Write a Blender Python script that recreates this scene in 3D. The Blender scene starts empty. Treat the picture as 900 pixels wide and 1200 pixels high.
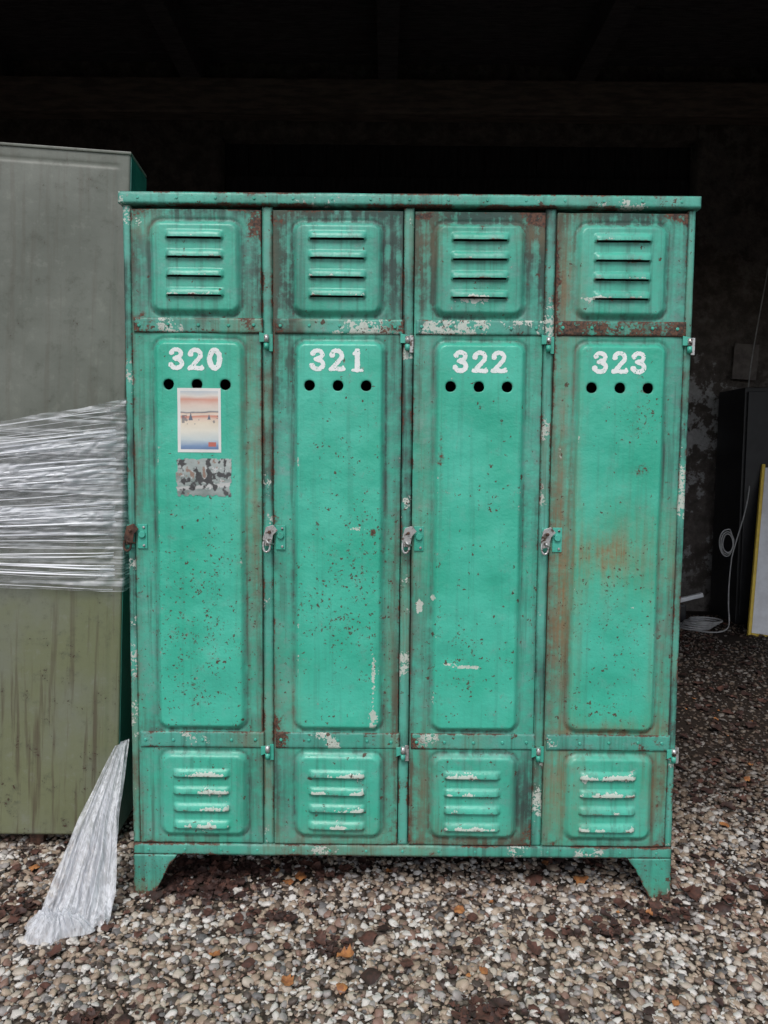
import bpy, bmesh, math, random
import numpy as np
from mathutils import Matrix, Vector
random.seed(4); RNG=np.random.default_rng(7)
sc=bpy.context.scene
sc.view_settings.view_transform='Standard'; sc.view_settings.look='None'; sc.view_settings.exposure=0

# ---------------------------------------------------------------- helpers
def vnoise(x,z,scale,seed=0,octs=3):
    out=np.zeros(np.broadcast(x,z).shape); amp=1; tot=0
    for o in range(octs):
        r=np.random.default_rng(seed*31+o+1); G=r.random((128,128))
        u=x*scale+17.3*seed+200; v=z*scale+5.1*seed+200
        iu=np.floor(u).astype(int); iv=np.floor(v).astype(int)
        fu=u-iu; fv=v-iv; fu=fu*fu*(3-2*fu); fv=fv*fv*(3-2*fv)
        a=G[iu%128,iv%128]; b=G[(iu+1)%128,iv%128]; c=G[iu%128,(iv+1)%128]; d=G[(iu+1)%128,(iv+1)%128]
        out+=amp*((a*(1-fu)+b*fu)*(1-fv)+(c*(1-fu)+d*fu)*fv); tot+=amp
        amp*=.5; scale*=2.1
    return out/tot
def sstep(a,b,x):
    t=np.clip((x-a)/(b-a),0,1); return t*t*(3-2*t)
def link(ob,parent=None):
    sc.collection.objects.link(ob)
    if parent: ob.parent=parent
    return ob
def empty(name,loc=(0,0,0)):
    e=bpy.data.objects.new(name,None); e.location=loc; e.empty_display_size=.1
    sc.collection.objects.link(e); return e
def quads(name,co,faces,mat,parent=None,smooth=True,attrs=None,col=None):
    me=bpy.data.meshes.new(name); n=len(co); f=np.asarray(faces,dtype=np.int32)
    me.vertices.add(n); me.vertices.foreach_set('co',np.asarray(co,dtype=np.float32).ravel())
    me.loops.add(f.size); me.loops.foreach_set('vertex_index',f.ravel())
    me.polygons.add(len(f)); me.polygons.foreach_set('loop_start',np.arange(0,f.size,f.shape[1],dtype=np.int32))
    me.polygons.foreach_set('use_smooth',np.full(len(f),smooth))
    me.update(calc_edges=True)
    if attrs:
        for k,v in attrs.items():
            a=me.attributes.new(k,'FLOAT','POINT'); a.data.foreach_set('value',np.clip(np.asarray(v,dtype=np.float32).ravel(),0,2))
    if col is not None:
        a=me.attributes.new('Col','FLOAT_COLOR','POINT'); a.data.foreach_set('color',np.asarray(col,dtype=np.float32).ravel())
    if mat: me.materials.append(mat)
    return link(bpy.data.objects.new(name,me),parent)
def grid(name,X,Y,Z,mat,parent=None,cut=None,attrs=None,smooth=True,col=None):
    nz,nx=X.shape
    idx=np.arange(nz*nx).reshape(nz,nx)
    f=np.stack([idx[:-1,:-1],idx[:-1,1:],idx[1:,1:],idx[1:,:-1]],-1)
    if cut is not None: f=f[~cut]
    f=f.reshape(-1,4)
    return quads(name,np.stack([X,Y,Z],-1).reshape(-1,3),f,mat,parent,smooth,attrs,col)
def box(name,x0,x1,y0,y1,z0,z1,mat,parent=None,bev=.002,rot=None,seg=2):
    bm=bmesh.new(); bmesh.ops.create_cube(bm,size=1)
    for v in bm.verts:
        v.co=Vector(((x0+x1)/2+v.co.x*(x1-x0),(y0+y1)/2+v.co.y*(y1-y0),(z0+z1)/2+v.co.z*(z1-z0)))
    if bev: bmesh.ops.bevel(bm,geom=bm.edges[:],offset=bev,segments=seg,affect='EDGES',profile=.6)
    if rot:
        c=Vector(((x0+x1)/2,(y0+y1)/2,(z0+z1)/2)); bmesh.ops.rotate(bm,cent=c,matrix=Matrix.Rotation(rot[0],3,rot[1]),verts=bm.verts)
    me=bpy.data.meshes.new(name); bm.to_mesh(me); bm.free(); me.materials.append(mat)
    return link(bpy.data.objects.new(name,me),parent)
def poly(name,pts,y0,y1,mat,parent=None,bev=.0015):
    bm=bmesh.new(); vs=[bm.verts.new((p[0],y0,p[1])) for p in pts]; f=bm.faces.new(vs)
    r=bmesh.ops.extrude_face_region(bm,geom=[f])
    for v in r['geom']:
        if isinstance(v,bmesh.types.BMVert): v.co.y=y1
    bmesh.ops.recalc_face_normals(bm,faces=bm.faces[:])
    if bev: bmesh.ops.bevel(bm,geom=bm.edges[:],offset=bev,segments=1,affect='EDGES')
    me=bpy.data.meshes.new(name); bm.to_mesh(me); bm.free(); me.materials.append(mat)
    return link(bpy.data.objects.new(name,me),parent)
def cyl(name,c,r,h,axis,mat,parent=None,seg=16,bev=.001):
    bm=bmesh.new(); bmesh.ops.create_cone(bm,cap_ends=True,segments=seg,radius1=r,radius2=r,depth=h)
    if bev: bmesh.ops.bevel(bm,geom=[e for e in bm.edges if len([f for f in e.link_faces if len(f.verts)>4])==1],offset=bev,segments=2,affect='EDGES')
    if axis=='X': bmesh.ops.rotate(bm,matrix=Matrix.Rotation(math.pi/2,3,'Y'),verts=bm.verts)
    if axis=='Y': bmesh.ops.rotate(bm,matrix=Matrix.Rotation(math.pi/2,3,'X'),verts=bm.verts)
    bmesh.ops.translate(bm,vec=c,verts=bm.verts)
    for f in bm.faces: f.smooth=len(f.verts)<=4
    me=bpy.data.meshes.new(name); bm.to_mesh(me); bm.free(); me.materials.append(mat)
    return link(bpy.data.objects.new(name,me),parent)
def tube(name,pts,r,mat,parent=None,cyc=False):
    cu=bpy.data.curves.new(name,'CURVE'); cu.dimensions='3D'; cu.bevel_depth=r; cu.bevel_resolution=2
    sp=cu.splines.new('NURBS'); sp.points.add(len(pts)-1)
    for p,q in zip(sp.points,pts): p.co=(*q,1)
    sp.use_endpoint_u=True; sp.order_u=4; sp.use_cyclic_u=cyc; cu.materials.append(mat)
    ob=link(bpy.data.objects.new(name,cu),parent); return ob

# ---------------------------------------------------------------- node helpers
class NT:
    def __init__(s,name):
        s.m=bpy.data.materials.new(name); s.m.use_nodes=True; s.t=s.m.node_tree; s.t.nodes.clear()
        s.out=s.t.nodes.new('ShaderNodeOutputMaterial')
    def n(s,typ,**kw):
        nd=s.t.nodes.new(typ)
        for k,v in kw.items(): setattr(nd,k,v)
        return nd
    def L(s,a,b): s.t.links.new(a,b)
    def put(s,sock,v):
        if isinstance(v,bpy.types.NodeSocket): s.L(v,sock)
        else: sock.default_value=v
    def math(s,op,a,b=0,c=None,clamp=False):
        nd=s.n('ShaderNodeMath',operation=op); nd.use_clamp=clamp
        s.put(nd.inputs[0],a); s.put(nd.inputs[1],b)
        if c is not None: s.put(nd.inputs[2],c)
        return nd.outputs[0]
    def mix(s,f,a,b,mode='MIX'):
        nd=s.n('ShaderNodeMix',data_type='RGBA',blend_type=mode)
        s.put(nd.inputs[0],f); s.put(nd.inputs[6],a if not isinstance(a,tuple) else (*a,1)); s.put(nd.inputs[7],b if not isinstance(b,tuple) else (*b,1))
        return nd.outputs[2]
    def ss(s,v,a,b,lo=0,hi=1):
        nd=s.n('ShaderNodeMapRange',interpolation_type='SMOOTHSTEP')
        s.put(nd.inputs[0],v); nd.inputs[1].default_value=a; nd.inputs[2].default_value=b; nd.inputs[3].default_value=lo; nd.inputs[4].default_value=hi
        return nd.outputs[0]
    def coords(s,scale=(1,1,1),loc=(0,0,0)):
        tc=s.n('ShaderNodeTexCoord'); mp=s.n('ShaderNodeMapping'); mp.inputs['Scale'].default_value=scale; mp.inputs['Location'].default_value=loc
        s.L(tc.outputs['Object'],mp.inputs['Vector']); return mp.outputs[0]
    def noise(s,sc_,det=4,rough=.6,vec=None,dist=0):
        nd=s.n('ShaderNodeTexNoise'); nd.inputs['Scale'].default_value=sc_; nd.inputs['Detail'].default_value=det
        nd.inputs['Roughness'].default_value=rough; nd.inputs['Distortion'].default_value=dist
        s.L(vec if vec is not None else s.coords(),nd.inputs['Vector']); return nd.outputs['Fac']
    def attr(s,name):
        nd=s.n('ShaderNodeAttribute',attribute_name=name); return nd.outputs['Fac']
    def bsdf(s,col,rough=.5,metal=0,bump=None,bstr=.3,bdist=.002,spec=.5,**kw):
        b=s.n('ShaderNodeBsdfPrincipled'); s.put(b.inputs['Base Color'],col if not isinstance(col,tuple) else (*col,1))
        s.put(b.inputs['Roughness'],rough); s.put(b.inputs['Metallic'],metal); b.inputs['Specular IOR Level'].default_value=spec
        if bump is not None:
            bn=s.n('ShaderNodeBump'); bn.inputs['Strength'].default_value=bstr; bn.inputs['Distance'].default_value=bdist
            s.L(bump,bn.inputs['Height']); s.L(bn.outputs[0],b.inputs['Normal'])
        return b
    def done(s,sh): s.L(sh.outputs[0],s.out.inputs['Surface']); return s.m

def paint(name,c1=(.040,.455,.305),c2=(.078,.55,.40),dull=(.115,.35,.28),rust_bias=0.0):
    t=NT(name); oc=t.coords()
    n1=t.noise(5,2,.6,oc); n2=t.noise(28,4,.70,oc); n3=t.noise(170,1.5,.6,oc)
    sv=t.coords((60,60,2.2)); st=t.noise(1,3,.68,sv)
    aR,aD,aS,aP,aT,aK=[t.attr(k) for k in('rust','dull','speck','pale','stain','dirt_shade')]
    base=t.mix(t.ss(n1,.3,.7),c1,c2)
    dm=t.math('MULTIPLY',aD,t.ss(n2,.2,.7,.25,.95),clamp=True)
    base=t.mix(dm,base,dull)
    base=t.mix(t.math('MULTIPLY',t.ss(n2,.5,.72),t.math('ADD',.12,t.math('MULTIPLY',aD,.36))),base,(.27,.50,.45))
    # vertical dirty streaks
    g=t.math('MULTIPLY',t.ss(st,.50,.70),t.math('ADD',t.math('MULTIPLY',aD,.50),.17),clamp=True)
    base=t.mix(g,base,(.050,.110,.085))
    # dark grime plus painted crease shade
    km=t.math('MULTIPLY',aK,t.ss(t.math('ADD',t.math('MULTIPLY',n2,.50),t.math('MULTIPLY',st,.50)),.36,.58,.25,1.0),clamp=True)
    base=t.mix(t.math('MULTIPLY',km,.88),base,t.mix(n1,(.018,.034,.036),(.042,.050,.038)))
    # orange/brown stain
    sm=t.math('MULTIPLY',aT,t.ss(t.math('ADD',t.math('MULTIPLY',n2,.40),t.math('MULTIPLY',st,.60)),.34,.64,.25,.92),clamp=True)
    base=t.mix(sm,base,(.27,.155,.065))
    # pale chips (primer)
    pm=t.ss(t.math('ADD',t.math('ADD',t.math('MULTIPLY',n3,.35),t.math('MULTIPLY',n2,.65)),t.math('MULTIPLY',aP,.30)),.675,.70)
    base=t.mix(t.math('MULTIPLY',pm,.82),base,t.mix(n3,(.52,.53,.45),(.74,.76,.70)))
    # rust masses
    rs=t.math('ADD',t.math('ADD',t.math('MULTIPLY',n2,.70),t.math('MULTIPLY',n3,.30)),t.math('ADD',t.math('MULTIPLY',aR,.33),rust_bias))
    rm=t.ss(rs,.70,.74)
    base=t.mix(t.ss(rs,.60,.74,0,.5),base,(.075,.075,.05))
    rcol=t.mix(t.ss(n3,.35,.65),(.030,.017,.013),(.14,.058,.032))
    base=t.mix(t.math('MULTIPLY',rm,.95),base,rcol)
    # specks
    wn=t.n('ShaderNodeTexNoise'); wn.inputs['Scale'].default_value=190; wn.inputs['Detail'].default_value=1; t.L(oc,wn.inputs['Vector'])
    vm=t.n('ShaderNodeVectorMath',operation='MULTIPLY_ADD'); t.L(wn.outputs['Color'],vm.inputs[0]); vm.inputs[1].default_value=(.014,.014,.014); t.L(oc,vm.inputs[2])
    aS2=t.math('MULTIPLY',aS,t.ss(n2,.36,.60,.15,1.35))
    tot=None
    for scl,th,pr,mn in((64,.40,.42,.06),(150,.38,.62,.10)):
        v=t.n('ShaderNodeTexVoronoi'); v.inputs['Scale'].default_value=scl; t.L(vm.outputs[0],v.inputs['Vector'])
        sep=t.n('ShaderNodeSeparateColor'); t.L(v.outputs['Color'],sep.inputs[0])
        present=t.math('LESS_THAN',sep.outputs[0],t.math('MULTIPLY',aS2,pr))
        rad=t.math('MULTIPLY',t.math('POWER',sep.outputs[1],2.4),th); rad=t.math('ADD',rad,mn)
        m=t.math('MULTIPLY',present,t.math('LESS_THAN',v.outputs['Distance'],rad))
        tot=m if tot is None else t.math('MAXIMUM',tot,m)
    base=t.mix(t.math('MULTIPLY',tot,.93),base,t.mix(n3,(.03,.018,.012),(.14,.065,.04)))
    h=t.noise(32,3,.75,oc)
    rough=t.math('ADD',t.math('MULTIPLY',n2,.30),t.math('ADD',.20,t.math('MULTIPLY',t.math('MAXIMUM',t.math('MAXIMUM',rm,tot),km),.35)),clamp=True)
    return t.done(t.bsdf(base,rough,0,h,.6,.0028,.5))

M_paint=paint('locker_green_paint')
M_frame=paint('locker_frame_paint',c1=(.055,.42,.295),c2=(.11,.51,.40),rust_bias=.030)
M_strap=paint('locker_strap_paint',c1=(.045,.38,.27),c2=(.085,.48,.37),rust_bias=.022)
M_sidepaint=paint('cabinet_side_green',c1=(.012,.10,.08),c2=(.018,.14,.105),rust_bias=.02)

def simple(name,ca,cb,scale=30,rough=.6,metal=0,bstr=.3,bd=.002,lo=.35,hi=.65,vec=(1,1,1),spec=.5):
    t=NT(name); n=t.noise(scale,4,.65,t.coords(vec))
    return t.done(t.bsdf(t.mix(t.ss(n,lo,hi),ca,cb),rough,metal,n if bstr else None,bstr,bd,spec))
M_steel=simple('worn_steel',(.55,.55,.54),(.10,.065,.045),85,.36,.6,.5,.001,.48,.64)
M_rusty=simple('rusted_steel',(.15,.075,.050),(.05,.030,.024),70,.75,.3,.7,.001)
M_dark=simple('dark_interior_paint',(.015,.05,.035),(.012,.012,.01),8,.8,bstr=0)
M_black=simple('black_laminate',(.010,.010,.012),(.018,.018,.020),12,.5,bstr=0)
M_white=simple('white_panel',(.78,.79,.82),(.66,.66,.68),10,.45,bstr=0)
M_yellow=simple('yellow_edging',(.80,.57,.06),(.66,.45,.05),20,.5,bstr=0)
M_cable=simple('grey_cable',(.24,.24,.24),(.36,.36,.36),20,.5,bstr=0)
M_paper=simple('dull_paper',(.10,.085,.08),(.17,.15,.14),12,.8,bstr=0)
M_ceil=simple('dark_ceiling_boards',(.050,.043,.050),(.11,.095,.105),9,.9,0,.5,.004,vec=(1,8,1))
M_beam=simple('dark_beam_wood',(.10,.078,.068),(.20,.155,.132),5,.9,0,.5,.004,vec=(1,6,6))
M_wood2=simple('dark_barn_wood',(.05,.04,.035),(.08,.065,.055),5,.9,0,0,.004,vec=(1,6,6))
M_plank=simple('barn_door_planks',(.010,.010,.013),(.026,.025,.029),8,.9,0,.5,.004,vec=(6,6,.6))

def wallmat():
    t=NT('old_barn_plaster'); c=t.coords(); a=t.noise(1.3,3,.6,c); b=t.noise(8,5,.72,c); d=t.noise(50,2,.6,c)
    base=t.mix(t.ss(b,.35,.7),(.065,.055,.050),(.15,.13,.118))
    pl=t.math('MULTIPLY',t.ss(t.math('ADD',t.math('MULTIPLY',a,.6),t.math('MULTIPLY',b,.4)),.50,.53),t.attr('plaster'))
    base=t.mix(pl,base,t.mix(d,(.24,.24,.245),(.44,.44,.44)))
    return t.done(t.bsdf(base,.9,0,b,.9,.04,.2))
M_wall=wallmat()

def groundmat():
    t=NT('gravelly_ground'); c=t.coords()
    v=t.n('ShaderNodeTexVoronoi'); v.inputs['Scale'].default_value=75; t.L(c,v.inputs['Vector'])
    ramp=t.n('ShaderNodeValToRGB'); sep=t.n('ShaderNodeSeparateColor'); t.L(v.outputs['Color'],sep.inputs[0]); t.L(sep.outputs[0],ramp.inputs[0])
    e=ramp.color_ramp.elements; e[0].color=(.06,.045,.035,1); e[1].color=(.34,.30,.25,1); k=e.new(.5); k.color=(.15,.11,.08,1)
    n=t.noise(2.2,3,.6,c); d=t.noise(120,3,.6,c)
    dirt_shade=t.mix(d,(.018,.012,.009),(.045,.030,.022))
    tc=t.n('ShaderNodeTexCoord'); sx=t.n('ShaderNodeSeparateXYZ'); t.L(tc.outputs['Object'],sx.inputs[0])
    f=t.ss(t.math('ADD',sx.outputs[1],t.math('MULTIPLY',n,1.0)),2.2,2.7,.45,1.0)  # further back goes darker brown: soil plus barn shade in the colour
    col=t.mix(f,ramp.outputs[0],dirt_shade)
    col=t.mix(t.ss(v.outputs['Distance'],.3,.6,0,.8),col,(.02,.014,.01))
    return t.done(t.bsdf(col,.85,0,v.outputs['Distance'],.6,.005,.3))
M_ground=groundmat()
def pebblemat():
    t=NT('pebbles'); oi=t.n('ShaderNodeObjectInfo'); ramp=t.n('ShaderNodeValToRGB'); t.L(oi.outputs['Random'],ramp.inputs[0])
    ramp.color_ramp.interpolation='CONSTANT'; e=ramp.color_ramp.elements
    cols=[(0,(.52,.45,.37)),(.12,(.36,.27,.20)),(.25,(.66,.62,.57)),(.36,(.20,.145,.11)),(.48,(.37,.34,.32)),(.59,(.075,.058,.050)),(.69,(.46,.36,.27)),(.80,(.26,.155,.12)),(.87,(.76,.72,.67)),(.94,(.15,.145,.145))]
    e[0].position=0; e[0].color=(*cols[0][1],1); e[1].position=cols[1][0]; e[1].color=(*cols[1][1],1)
    for p,c in cols[2:]:
        k=e.new(p); k.color=(*c,1)
    g=t.n('ShaderNodeTexNoise'); g.inputs['Scale'].default_value=200; g.inputs['Detail'].default_value=1; tc=t.n('ShaderNodeTexCoord'); t.L(tc.outputs['Object'],g.inputs['Vector'])
    col=t.mix(t.ss(g.outputs['Fac'],.35,.7,0,.35),ramp.outputs[0],(.14,.10,.075))
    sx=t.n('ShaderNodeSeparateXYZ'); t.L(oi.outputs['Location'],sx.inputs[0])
    col=t.mix(t.ss(sx.outputs[1],1.95,2.7,0,.74),col,(.045,.030,.022))  # pebbles further back tinted dark brown, barn shade put into their colour
    return t.done(t.bsdf(col,.5,0,None,.3,.001,.4))
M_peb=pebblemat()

# ---------------------------------------------------------------- GROUND
S=150
gx=np.array([-S,S]); X,Yg=np.meshgrid(gx,np.array([-S,S]))
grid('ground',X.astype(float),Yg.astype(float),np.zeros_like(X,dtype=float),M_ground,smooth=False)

PATCH=[(-.47,1.94,.16,.11,.97),(.35,2.08,.6,.07,.6),(.22,1.46,.10,.045,.85),(.52,1.72,.09,.03,.7),(.70,1.80,.10,.04,.8),(1.02,1.88,.12,.05,.8),(-.92,1.80,.10,.06,.6),(-.55,1.42,.10,.04,.5),(-.12,1.66,.05,.03,.6),(.95,1.50,.10,.05,.6),(-.30,1.78,.10,.03,.4),(-.2,1.98,.12,.04,.6)]  # litter patches; broad band under the locker stands in for contact shadow
gx=np.arange(-2.1,3.4,.04); gy=np.arange(.9,5.45,.04); X,Yg=np.meshgrid(gx,gy)
bump=(vnoise(X,Yg,2.2,3)-.5)*.014
edge=np.minimum(np.minimum(X+2.1,3.3-X),Yg-.9)
Zg=.004+np.clip(bump+.004,0,.02)*sstep(0,.3,edge)
cl=vnoise(X,Yg,3.2,9,3)
dens=10300*(1-sstep(2.3,3.5,Yg+cl*.8)*.86)*sstep(.16,.40,cl+.12*(Yg<2.4))
for cx,cy,rx,ry,am in PATCH: dens*=1-am*np.exp(-(((X-cx)/rx)**2+((Yg-cy)/ry)**2)**1.3)
dens*=sstep(0,.25,edge+.05)
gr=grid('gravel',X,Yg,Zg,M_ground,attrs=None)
a=gr.data.attributes.new('dens','FLOAT','POINT'); a.data.foreach_set('value',dens.astype(np.float32).ravel())
ng=bpy.data.node_groups.new('gravel_scatter','GeometryNodeTree')
ng.interface.new_socket('Geometry',in_out='INPUT',socket_type='NodeSocketGeometry')
ng.interface.new_socket('Geometry',in_out='OUTPUT',socket_type='NodeSocketGeometry')
N=ng.nodes; LK=ng.links.new
gi=N.new('NodeGroupInput'); go=N.new('NodeGroupOutput')
dp=N.new('GeometryNodeDistributePointsOnFaces'); na=N.new('GeometryNodeInputNamedAttribute'); na.data_type='FLOAT'; na.inputs['Name'].default_value='dens'
LK(gi.outputs[0],dp.inputs['Mesh']); LK(na.outputs[0],dp.inputs['Density']); dp.inputs['Seed'].default_value=5
rz=N.new('FunctionNodeRandomValue'); rz.data_type='FLOAT_VECTOR'; rz.inputs[0].default_value=(0,0,-.001); rz.inputs[1].default_value=(0,0,.006); rz.inputs['Seed'].default_value=3
sp=N.new('GeometryNodeSetPosition'); LK(dp.outputs['Points'],sp.inputs['Geometry']); LK(rz.outputs[0],sp.inputs['Offset'])
g2i=N.new('GeometryNodeGeometryToInstance')
for k in range(6):
    ico=N.new('GeometryNodeMeshIcoSphere'); ico.inputs['Radius'].default_value=1; ico.inputs['Subdivisions'].default_value=3 if k<1 else 2
    pos=N.new('GeometryNodeInputPosition'); ad=N.new('ShaderNodeVectorMath'); ad.operation='ADD'; LK(pos.outputs[0],ad.inputs[0]); ad.inputs[1].default_value=(k*7.1,k*3.3,1)
    nt=N.new('ShaderNodeTexNoise'); nt.inputs['Scale'].default_value=1.0; nt.inputs['Detail'].default_value=1.5; LK(ad.outputs[0],nt.inputs['Vector'])
    sb=N.new('ShaderNodeVectorMath'); sb.operation='MULTIPLY_ADD'; LK(nt.outputs['Color'],sb.inputs[0]); sb.inputs[1].default_value=(1.5,1.5,1.5); sb.inputs[2].default_value=(-.75,-.75,-.75)
    s2=N.new('GeometryNodeSetPosition'); LK(ico.outputs['Mesh'],s2.inputs['Geometry']); LK(sb.outputs[0],s2.inputs['Offset'])
    tr=N.new('GeometryNodeTransform'); LK(s2.outputs[0],tr.inputs['Geometry']); tr.inputs['Scale'].default_value=(1.1,.75+.06*k,.62-.03*k)
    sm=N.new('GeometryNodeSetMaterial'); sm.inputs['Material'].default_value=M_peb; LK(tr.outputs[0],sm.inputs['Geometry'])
    ssn=N.new('GeometryNodeSetShadeSmooth'); LK(sm.outputs[0],ssn.inputs['Geometry']); LK(ssn.outputs[0],g2i.inputs[0])
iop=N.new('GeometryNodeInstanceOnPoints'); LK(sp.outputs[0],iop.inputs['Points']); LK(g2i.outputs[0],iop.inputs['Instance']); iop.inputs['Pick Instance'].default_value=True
ri=N.new('FunctionNodeRandomValue'); ri.data_type='INT'; ri.inputs[4].default_value=0; ri.inputs[5].default_value=5; LK(ri.outputs[2],iop.inputs['Instance Index'])
rr=N.new('FunctionNodeRandomValue'); rr.data_type='FLOAT_VECTOR'; rr.inputs[0].default_value=(-.5,-.5,0); rr.inputs[1].default_value=(.5,.5,6.28); rr.inputs['Seed'].default_value=11; LK(rr.outputs[0],iop.inputs['Rotation'])
rs=N.new('FunctionNodeRandomValue'); rs.data_type='FLOAT'; rs.inputs[2].default_value=0; rs.inputs[3].default_value=1; rs.inputs['Seed'].default_value=8
pw=N.new('ShaderNodeMath'); pw.operation='POWER'; LK(rs.outputs[1],pw.inputs[0]); pw.inputs[1].default_value=2.6
ma=N.new('ShaderNodeMath'); ma.operation='MULTIPLY_ADD'; LK(pw.outputs[0],ma.inputs[0]); ma.inputs[1].default_value=.0090; ma.inputs[2].default_value=.0038
LK(ma.outputs[0],iop.inputs['Scale'])
jn=N.new('GeometryNodeJoinGeometry'); LK(gi.outputs[0],jn.inputs[0]); LK(iop.outputs[0],jn.inputs[0]); LK(jn.outputs[0],go.inputs[0])
md=gr.modifiers.new('scatter','NODES'); md.node_group=ng

# fallen leaves -----------------------------------------------------
M_leaf=[simple('dead_leaf_brown',(.12,.05,.035),(.060,.028,.020),60,.75,bstr=0),simple('dead_leaf_orange',(.45,.19,.06),(.24,.09,.035),60,.7,bstr=0),simple('dead_leaf_dark',(.030,.016,.013),(.06,.028,.022),60,.65,bstr=0)]
def leaves():
    co=[];fa=[];mi=[]
    def leaf(x,y,s,m):
        nu,nv=7,5; yaw=random.uniform(0,6.28); curl=random.uniform(-1.2,1.2); tilt=random.uniform(-.35,.35); asp=random.uniform(.35,.6)
        b=len(co); ph=random.uniform(0,6)
        for j in range(nv):
            for i in range(nu):
                u=i/(nu-1); v=j/(nv-1)-.5
                w=math.sin(math.pi*(u*.92+.04))**.75*(1+.25*math.sin(u*19+ph)*abs(v)*2)
                px=(u-.5)*s; py=v*s*asp*2*w
                pz=curl*(py*py)/s*1.5+.18*curl*(px*px)/s*2+tilt*px+.08*s*math.sin(7*u+ph+3*v)
                X_=px*math.cos(yaw)-py*math.sin(yaw); Y_=px*math.sin(yaw)+py*math.cos(yaw)
                co.append((x+X_,y+Y_,.018+abs(tilt)*s*.3+pz*.8+.003*random.random()))
        for j in range(nv-1):
            for i in range(nu-1):
                fa.append((b+j*nu+i,b+j*nu+i+1,b+(j+1)*nu+i+1,b+(j+1)*nu+i)); mi.append(m)
    fixed=[(-.22,1.95,.045,1),(-.25,1.92,.03,1),(-.03,1.69,.045,0),(.01,1.72,.04,2),(.42,1.95,.05,0),(.2,1.8,.03,1),(.23,1.77,.03,0),(.62,1.83,.045,0),(.88,1.83,.05,2),(.82,1.87,.05,0),(-.75,1.62,.035,0),(-.3,1.6,.03,0),(.22,1.45,.05,0),(.25,1.47,.045,2),(.36,1.65,.04,0),(-.38,1.62,.03,1),(-.08,1.62,.04,1),(.55,1.95,.04,1),(.06,1.60,.035,0),(-.02,1.56,.05,2)]
    for f in fixed: leaf(*f)
    for k in range(300): leaf(random.gauss(-.48,.085),random.gauss(1.94,.055),random.uniform(.010,.032),random.choice((0,2,2,2)))
    for k in range(480):
        x=random.uniform(-1.4,2.3); y=random.uniform(1.25,3.6); leaf(x,y,random.uniform(.008,.032),random.choice((0,0,0,2,2,1)))
    for cx,cy,rx,ry,am in PATCH[1:]:
        for k in range(int(28*am+rx*120)): leaf(random.gauss(cx,rx*.6),random.gauss(cy,ry*.6),random.uniform(.010,.032),random.choice((0,2,2,0)))
    for cx,cy,n,sg in((1.25,2.6,60,.25),(-.2,2.0,30,.09),(-.9,2.06,30,.1),(.7,2.05,30,.1)):
        for k in range(n): leaf(random.gauss(cx,sg),random.gauss(cy,sg*.5),random.uniform(.010,.028),random.choice((0,2,2,0)))
    for k in range(650): leaf(random.uniform(.85,3.2),random.uniform(2.3,5.3),random.uniform(.02,.05),random.choice((0,2,2,2)))
    ob=quads('fallen_leaves',co,fa,M_leaf[0]); ob.data.materials.append(M_leaf[1]); ob.data.materials.append(M_leaf[2])
    ob.data.polygons.foreach_set('material_index',np.array(mi,dtype=np.int32))
leaves()

# ---------------------------------------------------------------- LOCKER
LK_=empty('metal_locker',(-.649,1.869,0))
W=1.41; Dp=.48
def rr_sdf(X,Z,x0,x1,z0,z1,r):
    qx=np.abs(X-(x0+x1)/2)-(x1-x0)/2+r; qz=np.abs(Z-(z0+z1)/2)-(z1-z0)/2+r
    return np.hypot(np.maximum(qx,0),np.maximum(qz,0))+np.minimum(np.maximum(qx,qz),0)-r
UP=(.048,.272,1.514,1.741); MP=(.053,.279,.462,1.4537); LP=(.055,.281,.1756,.4008)
LOUV=[(z,.088,.230,0) for z in(1.698,1.652,1.606,1.560)]+[(z,.090,.236,1) for z in(.342,.296,.250,.204)]
HOLES=[(.0915,1.342),(.162,1.342),(.232,1.342)]; HR=.0130; HS=.0175; GAP=.0030
DENT=[[(.16,.98,.06,.10,-.005),(.20,.62,.05,.05,.004)],[(.12,1.1,.05,.12,-.005),(.2,.55,.05,.06,-.004),(.17,1.62,.06,.06,.002)],[(.16,1.18,.07,.10,-.006),(.10,.66,.03,.03,-.006),(.22,.9,.05,.06,.004)],[(.15,.93,.06,.07,-.006),(.2,1.2,.05,.08,.004),(.14,.56,.06,.05,-.005)]]
def door_h(X,Z,i):
    h=np.full(X.shape,.003)
    for (p,H) in((UP,.011),(MP,.012),(LP,.011)):
        d=rr_sdf(X,Z,*p,.028)
        h=h+H*sstep(.001,-.013,d)
        h=h-.0018*np.exp(-((d-.004)/.003)**2)
    for cx,cz,rx,rz_,a in DENT[i]: h=h+a*np.exp(-(((X-cx)/rx)**2+((Z-cz)/rz_)**2))
    h=h+(vnoise(X+i*2,Z,6,11+i,2)-.5)*.0075*sstep(0,.03,np.minimum(X,.32-X))
    h=h+(vnoise(X+i*2,Z,20,21+i,2)-.5)*.0026
    for zb,xa,xb,k in LOUV:
        ex=np.clip(np.minimum(X-xa,xb-X)/.016,0,1); ex=np.sqrt(1-(1-ex)**2)
        tz=np.clip((Z-zb)/.017,0,1); prof=np.sqrt(np.clip(1-tz**1.6,0,1))*(Z>=zb-1e-6)*((Z-zb)<.017)
        h=h+.0095*ex*prof
    return h
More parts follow.
